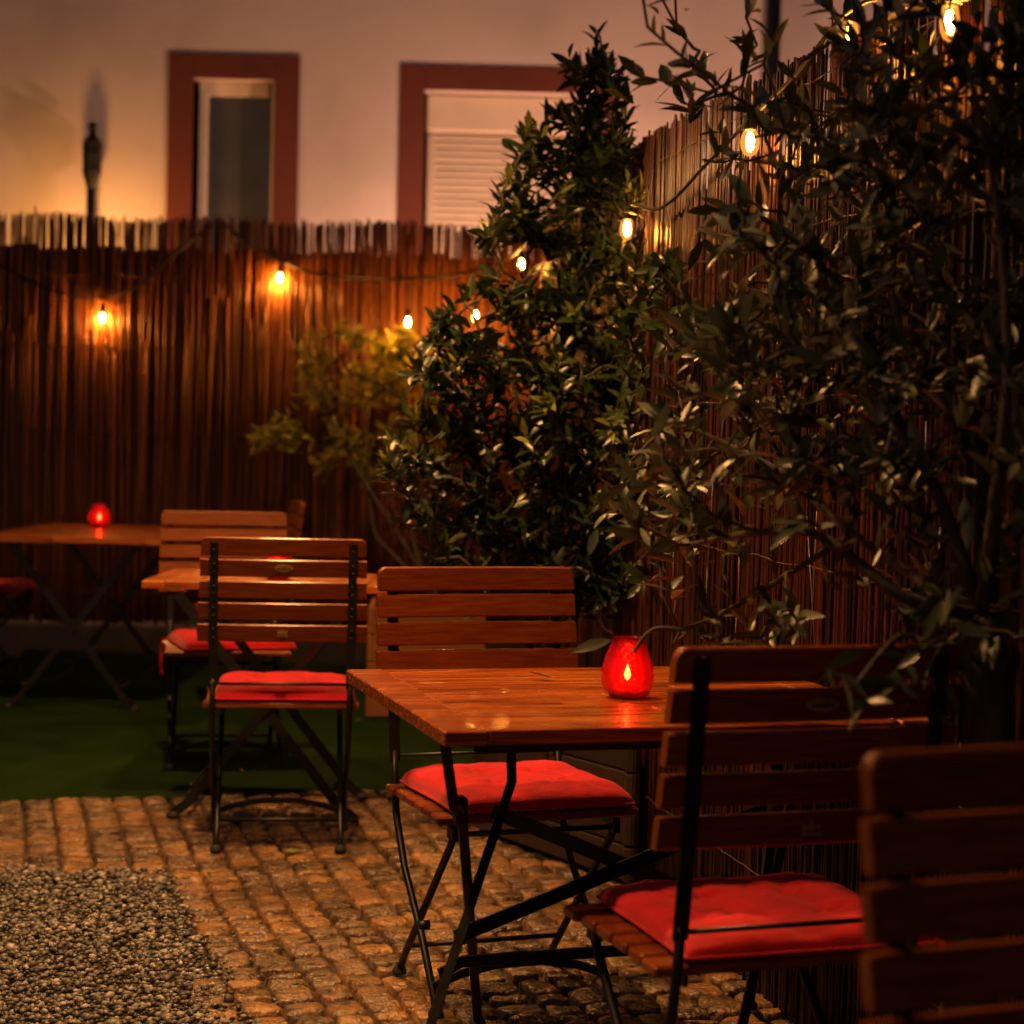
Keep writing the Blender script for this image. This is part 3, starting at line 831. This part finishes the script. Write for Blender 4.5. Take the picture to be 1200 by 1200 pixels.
# ------------------------------------------------------------------ string lights
sl = thing('string_lights', 'string of warm round bulbs on a black cable along both reed fences', 'string lights', (0, FY, 0))
O = Vector((0, FY, 0))
by = 9.925
main = [at(-70, 285, by), at(0, 312, by), at(60, 340, by), at(112, 349, by), at(160, 335, by), at(205, 298, by), at(254, 263, by + .1), at(290, 285, by + .03), at(326, 303, by),
        at(360, 318, by), at(410, 325, by), at(470, 326, 9.62), at(535, 322, 9.62), at(570, 312, by), at(592, 305, 9.6), at(625, 280, 8.2), at(690, 248, 6.2), at(733, 238, 5.25), at(775, 244, 4.95), at(830, 190, 4.55), at(879, 140, 4.12), at(935, 85, 3.85), at(992, 15, 3.55), at(1050, -5, 3.3), at(1112, 0, 3.08), at(1210, -20, 2.8), at(1300, -60, 2.5)]
def smooth_path(P_, k=4):
    out = []
    for i in range(len(P_) - 1):
        p0, p1, p2, p3 = P_[max(i - 1, 0)], P_[i], P_[i + 1], P_[min(i + 2, len(P_) - 1)]
        for j in range(k):
            t = j / k
            out.append(.5 * ((2 * p1) + (p2 - p0) * t + (2 * p0 - 5 * p1 + 4 * p2 - p3) * t * t + (3 * p1 - p0 - 3 * p2 + p3) * t ** 3))
    return out + [P_[-1]]
b = MB(); b.tube([p - O for p in smooth_path(main)], [.0078 if p.y > 8 else .0045 for p in smooth_path(main)], 6)
b.build('cable', M['cable'], sl)
def bulb(px, py, Y, drop, r=.0215, m_='bulb'):
    c = at(px, py, Y) - O
    s = MB(); s.lathe([(.006, .068), (.012, .064), (.0145, .055), (.0145, .028), (.012, .022), (0, .022)], 12, c)
    if drop: s.tube([c + Vector((0, 0, .06)), c + Vector((.004, .002, .06 + drop * .5)), c + Vector((0, 0, .06 + drop))], .0035, 6)
    b = MB(); b.lathe([(.010, .030), (.013, .022), (r * .86, .012), (r, -.002), (r * .9, -.018), (r * .55, -.030), (.0005, -.035)], 16, c); bo = b.build('bulb', M['bulbglass'], sl)
    s.build('socket', M['cable'], bo)
    f = MB(); f.lathe([(0, .018), (r * .30, .014), (r * .42, .004), (r * .45, -.008), (r * .30, -.019), (0, -.022)], 10, c); f.build('filament', M[m_], bo)
bulb(120, 372, by, 0); bulb(328, 325, by, 0)
bulb(478, 377, 9.62, .13); bulb(557, 370, 9.62, .10); bulb(611, 309, 9.3, .0)
bulb(735, 267, 5.25, .0, .022, 'bulbdim'); bulb(879, 165, 4.12, .0, .022, 'bulbdim'); bulb(996, 40, 3.58, .0, .017, 'bulbdim'); bulb(1113, 24, 3.10, 0, .017, 'bulbdim')

# shaded lamp added out of view overhead to light furniture and paving
def added_lamp(x, y, z, power, label, drop=.04):
    t = thing('added_lamp', label, 'lamp', (x, y, z))
    b = MB(); b.lathe([(.02, .20), (.045, .19), (.07, .12), (.15, 0), (.19, -.13), (.186, -.13), (.146, 0), (.066, .115), (0, .12)], 28); b.build('lamp_shade', M['metal'], t)
    b = MB(); b.lathe([(0, .02), (.02, .028), (.032, .05), (.022, .075), (0, .09)], 16); b.build('bulb', M['lampbulb'], t)
    b = MB(); b.tube([(0, 0, .19), (0, 0, .62)], .004, 6); b.tube([(-3.2, -.6, .75), (0, 0, .62), (fence_x(y) - x, .3, .75)], .005, 6); b.build('cable', M['cable'], t)
    l = bpy.data.lights.new('added_lamp_light', 'POINT'); l.energy = power; l.color = (1, .46, .135); l.shadow_soft_size = .06
    o = bpy.data.objects.new('added_lamp_light', l); col.objects.link(o); o.parent = t; o.location = (0, 0, drop)
added_lamp(-.95, 2.86, 2.62, 270, 'unseen black shaded lamp added on a cable above the near table')
added_lamp(-.55, 4.70, 2.9, 450, 'unseen black shaded lamp added on a cable above the stone setts')
added_lamp(-1.25, 6.7, 3.12, 330, 'unseen black shaded lamp added on a cable above the middle table')

# ------------------------------------------------------------------ plants
def leaf_batch(items, wfac):
    """items: list of (pos, dir, normal, length, rnd, droop) -> arrays"""
    n = len(items)
    pos = np.array([i[0] for i in items]); d = np.array([i[1] for i in items]); nm = np.array([i[2] for i in items])
    ln = np.array([i[3] for i in items])[:, None]; rn = np.array([i[4] for i in items]); dr = np.array([i[5] for i in items])[:, None]
    d /= np.linalg.norm(d, axis=1)[:, None]
    nm -= d * (nm * d).sum(1)[:, None]; nm /= np.linalg.norm(nm, axis=1)[:, None] + 1e-9
    sd_ = np.cross(d, nm)
    ts = [0, .16, .45, .75, 1.0]; ws = [.06, .62, 1.0, .68, .04]
    wv = wfac * nr.uniform(.8, 1.2, n)[:, None]
    Vs = []
    for t, w_ in zip(ts, ws):
        c = pos + d * ln * t - nm * ln * dr * t * t
        for s in (-1, 0, 1):
            Vs.append(c + sd_ * ln * wv * w_ * .5 * s + nm * ln * wv * w_ * .16 * abs(s))
    Vs = np.stack(Vs, 1)
    f = []
    for i in range(4):
        for k in range(2):
            a = i * 3 + k; f.append((a, a + 1, a + 4, a + 3))
    f = np.array(f)
    FF = (f[None] + (np.arange(n) * 15)[:, None, None]).reshape(-1, 4)
    return Vs.reshape(-1, 3), FF, np.repeat(rn, 15)

def to_px(p):
    q = Vector(p) - Vector((0, 0, CAM_H))
    zc = q.dot(fwd); return 600 + FPX * q.dot(xa) / zc, 600 - FPX * q.dot(ya) / zc
def near_bulb(p, r=17):
    x, y = to_px(p)
    for bx_, by_ in ((557, 366), (611, 305), (736, 264), (880, 163), (478, 374), (1113, 24), (596, 312), (728, 758), (748, 758)):
        if (x - bx_) ** 2 + (y - by_) ** 2 < r * r: return True
    return False
def rv(): 
    while True:
        v = Vector((rng.uniform(-1, 1), rng.uniform(-1, 1), rng.uniform(-1, 1)))
        if .05 < v.length < 1: return v.normalized()

def grow(base, pts, r0, rtip, bush_mb, jit=.12):
    """joins points to a growing branch network; returns tip directions"""
    nodes = [(Vector(base[i]), None) for i in range(len(base))]
    dirs = []
    root = Vector(base[0])
    order = sorted(range(len(pts)), key=lambda i: (pts[i] - root).length)
    dirs = [None] * len(pts)
    paths = []
    for i in order:
        p = pts[i]
        best, bd = None, 1e9
        for k, (q, _) in enumerate(nodes):
            dd = (p - q).length + max(0, q.z - p.z) * .6 + .15 * (q - root).length
            if dd < bd: bd, best = dd, k
        q = nodes[best][0]
        L_ = (p - q).length
        m1 = q.lerp(p, .35) + rv() * L_ * jit + Vector((0, 0, -L_ * .03)); m2 = q.lerp(p, .7) + rv() * L_ * jit * .7
        paths.append((best, [q, m1, m2, p]))
        nodes += [(m1, best), (m2, len(nodes)), (p, len(nodes) + 1)]
        dirs[i] = (p - m2).normalized()
    cnt = [1.0] * len(nodes)
    for k in range(len(nodes) - 1, -1, -1):
        if nodes[k][1] is not None: cnt[nodes[k][1]] += cnt[k] * .8
    mx = max(cnt)
    rad = lambda c: rtip + (r0 - rtip) * (c / mx) ** .5
    idx = len(base)
    for best, pp in paths:
        cs = [cnt[idx], cnt[idx], cnt[idx + 1], cnt[idx + 2]]
        bush_mb.tube(pp, [rad(c) for c in cs], 5, rng.random()); idx += 3
    return dirs

# --- dark glossy shrub in the corner
secs = [(35, 697, 10), (70, 695, 26), (120, 690, 42), (165, 682, 58), (200, 668, 76), (250, 678, 100), (300, 688, 112), (350, 676, 138), (400, 655, 158), (450, 645, 172), (500, 636, 182), (550, 640, 176), (600, 642, 162), (650, 650, 130), (690, 655, 95)]
pts = []
weights = [s_[2] for s_ in secs]
for q in ((605, 180), (588, 252), (600, 215), (578, 285), (725, 110), (735, 150), (655, 130), (668, 75), (505, 395), (520, 380), (462, 545), (470, 560), (455, 520), (480, 480), (545, 350), (560, 400), (530, 430), (500, 600), (520, 640), (505, 655), (490, 430), (600, 330), (622, 160)):
    for k in range(3): pts.append(at(q[0] + rng.uniform(-9, 9), q[1] + rng.uniform(-12, 12), 5.6 + rng.uniform(-.2, .2)))
while len(pts) < 520:
    i = rng.choices(range(len(secs) - 1), weights[:-1])[0]
    t = rng.random(); a, c = secs[i], secs[i + 1]
    py = a[0] + (c[0] - a[0]) * t; cx = a[1] + (c[1] - a[1]) * t; hw = (a[2] + (c[2] - a[2]) * t) * (.90 + .30 * math.sin(py * .085 + 1) * rng.random())
    q = rng.uniform(-1, 1); px = cx + hw * q
    Yc = 5.72 - 1.05 * max(0, (px - 700) / 110)
    dpth = math.sqrt(max(0, 1 - q * q)) * hw / 380 * .9
    Y = Yc + rng.uniform(-1, .55) * max(.05, min(dpth, .42))
    p = at(px, py, Y)
    if p.x > fence_x(p.y) - .03: continue
    pts.append(p)
SB = Vector((.13, 5.62, .40))
tb = thing('shrub', 'dark glossy leaved shrub with pale young tips rising beside the right fence', 'shrub', tuple(SB))
stem = MB(); base = []
for k, (px, py) in enumerate(((660, 330), (690, 130), (600, 450), (720, 420), (560, 560))):
    tp_ = at(px, py, 5.7)
    if tp_.x > fence_x(5.7) - .05: tp_.x = fence_x(5.7) - .05
    pp = [SB + Vector((rng.uniform(-.06, .06), rng.uniform(-.05, .05), -.02)), SB.lerp(tp_, .3) + rv() * .04, SB.lerp(tp_, .65) + rv() * .05, tp_]
    pp = smooth_path(pp, 4); stem.tube([p - SB for p in pp], [.016 - .012 * i / len(pp) for i in range(len(pp))], 6, rng.random()); base += pp
br = MB(); dirs = grow(base, pts, .007, .0018, br)
stem.add([Vector(v) - SB for v in br.v], br.f, .5, True); stem.build('trunk', M['bark'], tb)
items = []
for p, d in zip(pts, dirs):
    young = rng.random() < (.24 if p.z < 2.1 else .6)
    d = (d + Vector((0, -.12, .25))).normalized()
    nl = rng.randint(9, 13); s = rng.uniform(.09, .16)
    a = d.orthogonal().normalized(); c = d.cross(a)
    for k in range(nl):
        t = k / (nl - 1); ph = k * 2.4 + rng.uniform(-.3, .3)
        rad_ = a * math.cos(ph) + c * math.sin(ph)
        tip = t > .62
        ang = 1.25 - .75 * t
        dr = (d * math.cos(ang) + rad_ * math.sin(ang) + rv() * .18).normalized()
        nm = (d * math.sin(ang) - rad_ * math.cos(ang)) + Vector((0, 0, .4))
        pos = p - d * s * (1 - t)
        ln = rng.uniform(.052, .086) * (1 if not tip else .8)
        rnd = rng.uniform(.82, 1.0) if (young and tip) else rng.uniform(0, .74)
        q = pos + dr * ln
        if q.x > fence_x(q.y) - .01 or near_bulb(q, 22) or near_bulb(pos, 16): continue
        items.append((pos - SB, dr, nm, ln, rnd, rng.uniform(.05, .35)))
V_, F_, R_ = leaf_batch(items, .36)
np_mesh('crown', V_, F_, R_, M['laurel'], True, tb)

# --- thin yellow-green bush lit by the bulb, in a pale planter
GB = Vector((-.30, 8.3, .46))
tg = thing('shrub', 'thin yellow green bush lit by the bulbs at the rear fence', 'shrub', tuple(GB))
pts = []
for q in ((365, 412), (372, 398), (400, 384), (412, 392), (352, 432), (300, 518), (338, 494), (318, 500), (385, 528), (400, 505), (420, 535), (382, 470), (362, 462), (430, 560), (470, 520)):
    for k in range(2): pts.append(at(q[0] + rng.uniform(-6, 6), q[1] + rng.uniform(-7, 7), rng.uniform(9.0, 9.6)))
while len(pts) < 125:
    px = rng.gauss(458, 38); py = rng.gauss(438, 42)
    if not (345 < px < 540 and 378 < py < 560): continue
    pts.append(at(px, py, rng.uniform(9.2, 9.9)))
for k in range(8): pts.append(at(322 + rng.uniform(-22, 26), 505 + rng.uniform(-14, 14), 8.4))
for k in range(4): pts.append(at(362 + rng.uniform(-8, 14), 415 + rng.uniform(-16, 20), 8.6))
for k in range(7): pts.append(at(395 + rng.uniform(-18, 18), 515 + rng.uniform(-18, 14), 8.5))
stem = MB(); base = []
for px, py, mx_, my_ in ((430, 470, 436, 610), (470, 450, 480, 600), (390, 490, 425, 560)):
    tp_ = at(px, py, 8.6); md = at(mx_, my_, 8.45)
    pp = smooth_path([GB + Vector((rng.uniform(-.08, .08), 0, -.03)), GB.lerp(md, .6) + rv() * .03, md, tp_], 4)
    stem.tube([p - GB for p in pp], [.012 - .008 * i / len(pp) for i in range(len(pp))], 6); base += pp
br = MB(); dirs = grow(base, pts, .006, .002, br)
stem.add([Vector(v) - GB for v in br.v], br.f, .5, True); stem.build('trunk', M['bark'], tg)
items = []
for p, d in zip(pts, dirs):
    a = d.orthogonal().normalized(); c = d.cross(a)
    for k in range(rng.randint(7, 11)):
        t = rng.random(); ph = k * 2.4
        rad_ = a * math.cos(ph) + c * math.sin(ph); ang = 1.2 - .6 * t
        dr = (d * math.cos(ang) + rad_ * math.sin(ang) + rv() * .2).normalized()
        if near_bulb(p - d * .12 * (1 - t) + dr * .03, 13): continue
        items.append((p - d * .12 * (1 - t) - GB, dr, d + Vector((0, 0, .5)), rng.uniform(.05, .088), rng.random(), rng.uniform(.05, .3)))
V_, F_, R_ = leaf_batch(items, .36)
np_mesh('crown', V_, F_, R_, M['yellowleaf'], True, tg)

# --- grey-leaved tree in the right foreground
TBASE = Vector((.715, 2.80, 0))
tr = thing('tree', 'grey green narrow leaved tree spreading over the right side', 'tree', tuple(TBASE))
fork = at(1150, 720, 2.78)
trunk = smooth_path([TBASE + Vector((.0, 0, -.05)), TBASE + Vector((-.012, 0, .35)), TBASE + Vector((.012, .01, .68)), fork], 5)
tm = MB(); tm.tube([p - TBASE for p in trunk], [.048 - .014 * i / len(trunk) for i in range(len(trunk))], 12)
base = list(trunk[-4:])
limbs = [[(1150, 720, 2.78), (1080, 680, 2.95), (1000, 625, 3.1), (930, 560, 3.2), (880, 470, 3.25)],
         [(1150, 720, 2.78), (1060, 700, 2.75), (960, 628, 2.8), (880, 625, 2.9), (800, 640, 3.1)],
         [(1150, 720, 2.78), (1150, 560, 2.85), (1120, 400, 2.95), (1080, 250, 3.0), (1040, 110, 3.0)],
         [(1150, 720, 2.78), (1165, 600, 2.65), (1180, 440, 2.6), (1170, 250, 2.6), (1130, 60, 2.6)],
         [(1150, 720, 2.78), (1090, 560, 2.8), (1010, 420, 2.9), (950, 280, 3.1), (905, 180, 3.3)],
         [(1150, 720, 2.78), (1100, 760, 2.65), (1055, 745, 2.6), (1005, 800, 2.5)],
         [(1000, 625, 3.1), (880, 700, 3.2), (810, 735, 3.25), (765, 738, 3.25), (742, 765, 3.25)],
         [(930, 560, 3.2), (850, 520, 3.3), (790, 500, 3.35), (740, 540, 3.4)],
         [(1120, 400, 2.95), (1000, 330, 3.1), (900, 290, 3.25), (820, 270, 3.4)]]
for li, l in enumerate(limbs):
    pp = smooth_path([at(*q) for q in l], 5)
    pp = [p if p.x < fence_x(p.y) - .03 else Vector((fence_x(p.y) - .03, p.y, p.z)) for p in pp]
    r0 = .012 if li < 5 else .006
    tm.tube([p - TBASE for p in pp], [r0 - (r0 - .003) * i / len(pp) for i in range(len(pp))], 7, rng.random()); base += pp
pts = []
def olive_ok(px, py):
    if py < 60: lo = 880 if px > 860 else 2000
    lo = {0: 925, 1: 860, 2: 800, 3: 775, 4: 745, 5: 728, 6: 700, 7: 720, 8: 1000}.get(int(py // 95), 1010)
    if py < 120 and px < 960 and not (800 < px < 850 and py > 25): return rng.random() < .1
    return px > lo + 20
while len(pts) < 400:
    px = rng.uniform(690, 1260); py = rng.uniform(-60, 790)
    if not olive_ok(px, py): continue
    k = (px - 690) / 570
    if py > 640 and rng.random() < .72: continue
    if 830 < px < 1010 and py > 560 and rng.random() < .6: continue
    Y = rng.uniform(2.95, 3.55) - .45 * k + rng.uniform(-.12, .12)
    p = at(px, py, Y)
    if p.x > fence_x(p.y) - .05: continue
    pts.append(p)
for q in ((712, 600, 3.35), (722, 575, 3.35), (745, 610, 3.35), (735, 560, 3.4), (820, 60, 3.3), (812, 85, 3.3), (855, 110, 3.3), (880, 60, 3.25), (1085, 750, 2.6), (1065, 765, 2.6), (1020, 815, 2.5), (1010, 830, 2.5), (1130, 690, 2.6), (925, 715, 3.0)):
    pts.append(at(*q))
br = MB(); dirs = grow(base, pts, .0045, .0012, br, .16)
tm.add([Vector(v) - TBASE for v in br.v], br.f, .5, True); tm.build('trunk', M['bark'], tr)
items = []
for p, d in zip(pts, dirs):
    d = (d + Vector((-.15, -.1, .2)) + rv() * .3).normalized()
    a = d.orthogonal().normalized(); c = d.cross(a); s = rng.uniform(.09, .17)
    for k in range(rng.randint(6, 9)):
        t = rng.random(); ph = k * 2.4 + rng.random()
        rad_ = a * math.cos(ph) + c * math.sin(ph); ang = 1.15 - .6 * t
        dr = (d * math.cos(ang) + rad_ * math.sin(ang) + rv() * .25).normalized()
        pos = p - d * s * (1 - t); ln = rng.uniform(.032, .070)
        if (pos + dr * ln).x > fence_x((pos + dr * ln).y) - .01 or (rng.random() < .9 and near_bulb(pos + dr * ln * .5, 24)): continue
        items.append((pos - TBASE, dr, d + Vector((0, 0, .6)) + rv() * .5, ln, rng.random(), rng.uniform(-.1, .3)))
# a few broad leaves low by the jar
for q, dr, ln in (((716, 750, 3.3), (-.9, -.2, -.25), .075), ((700, 620, 3.3), (-.3, -.2, -.9), .05), ((705, 600, 3.3), (.1, -.3, .95), .055)):
    items.append((at(*q) - TBASE, Vector(dr), Vector((0, -.8, .5)), ln, .55, .1))
V_, F_, R_ = leaf_batch(items, .33)
np_mesh('crown', V_, F_, R_, M['olive'], True, tr)

# ------------------------------------------------------------------ planters
def planter_prism(name, label, plan, h, m_, boards):
    c = sum((Vector(p) for p in plan), Vector((0, 0))) / len(plan)
    t = thing(name, label, 'planter', (c.x, c.y, 0))
    n = len(plan)
    b = MB()
    for i in range(n):
        p, q = Vector(plan[i]) - c, Vector(plan[(i + 1) % n]) - c
        L_ = (q - p).length; d = (q - p) / L_
        Mx = Matrix.Translation(((p.x + q.x) / 2, (p.y + q.y) / 2, 0)) @ Matrix.Rotation(math.atan2(d.y, d.x), 4, 'Z')
        bh = h / boards
        for k in range(boards):
            b.box((0, .012, .012 + bh * (k + .5)), (L_ - .002, .022, bh - .005), .003, rng.random(), Mx)
    b.build('side_board', m_, t)
    s = MB(); s.add([(*(Vector(p) - c) * .97, h - .03) for p in plan], [tuple(range(n))]); s.build('soil', M['soil'], t)
    return t
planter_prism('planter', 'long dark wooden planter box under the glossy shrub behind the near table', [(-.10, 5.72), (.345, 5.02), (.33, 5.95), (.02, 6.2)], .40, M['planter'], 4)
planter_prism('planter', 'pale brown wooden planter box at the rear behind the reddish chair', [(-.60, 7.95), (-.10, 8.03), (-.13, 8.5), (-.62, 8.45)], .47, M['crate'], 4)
# green groundcover in the dark planter
items = []
for k in range(260):
    p = Vector((rng.uniform(.05, .3), rng.uniform(5.1, 5.9), .38)); 
    if p.x < -.1 + (5.72 - p.y) * .62 + .03: continue
    d = (rv() + Vector((0, -.3, .9))).normalized()
    items.append((p - Vector((.15, 5.5, .38)), d, rv(), rng.uniform(.05, .11), rng.uniform(.4, .9), rng.uniform(.1, .6)))
V_, F_, R_ = leaf_batch(items, .4)
gp = np_mesh('groundcover', V_, F_, R_, M['laurel']); gp.location = (.15, 5.5, .38)
tag(gp, 'low leafy green groundcover in the dark planter under the table', 'plant', kind='stuff')

# fallen leaves
def fallen(px, py, z, ln, label, m_='deadleaf'):
    p = atz(px, py, z)
    V_, F_, R_ = leaf_batch([(Vector((0, 0, .004)), Vector((math.cos(px), math.sin(px), .06)), Vector((.2, .1, 1)), ln, rng.random(), -.12)], .42)
    o = np_mesh('fallen_leaf', V_, F_, R_, M[m_]); o.location = p
    tag(o, label, 'leaf', 'fallen leaves')
fallen(650, 797, .734, .06, 'single dry leaf lying on the near tabletop beside the candle jar')
for px, py in ((285, 905), (400, 862), (415, 845), (190, 880), (350, 885), (140, 905)):
    fallen(px, py, .012, rng.uniform(.025, .04), 'small dry leaf lying on the green carpet')
# small weed between setts
items = []
for k in range(9):
    a = k * 2.4; items.append((Vector((0, 0, 0)), Vector((math.cos(a), math.sin(a), .8)), Vector((0, 0, 1)), .03, .85, .3))
V_, F_, R_ = leaf_batch(items, .4)
o = np_mesh('weed', V_, F_, R_, M['yellowleaf']); o.location = atz(342, 1001, -.004)
tag(o, 'tiny green weed growing between the setts near the left chair', 'plant')
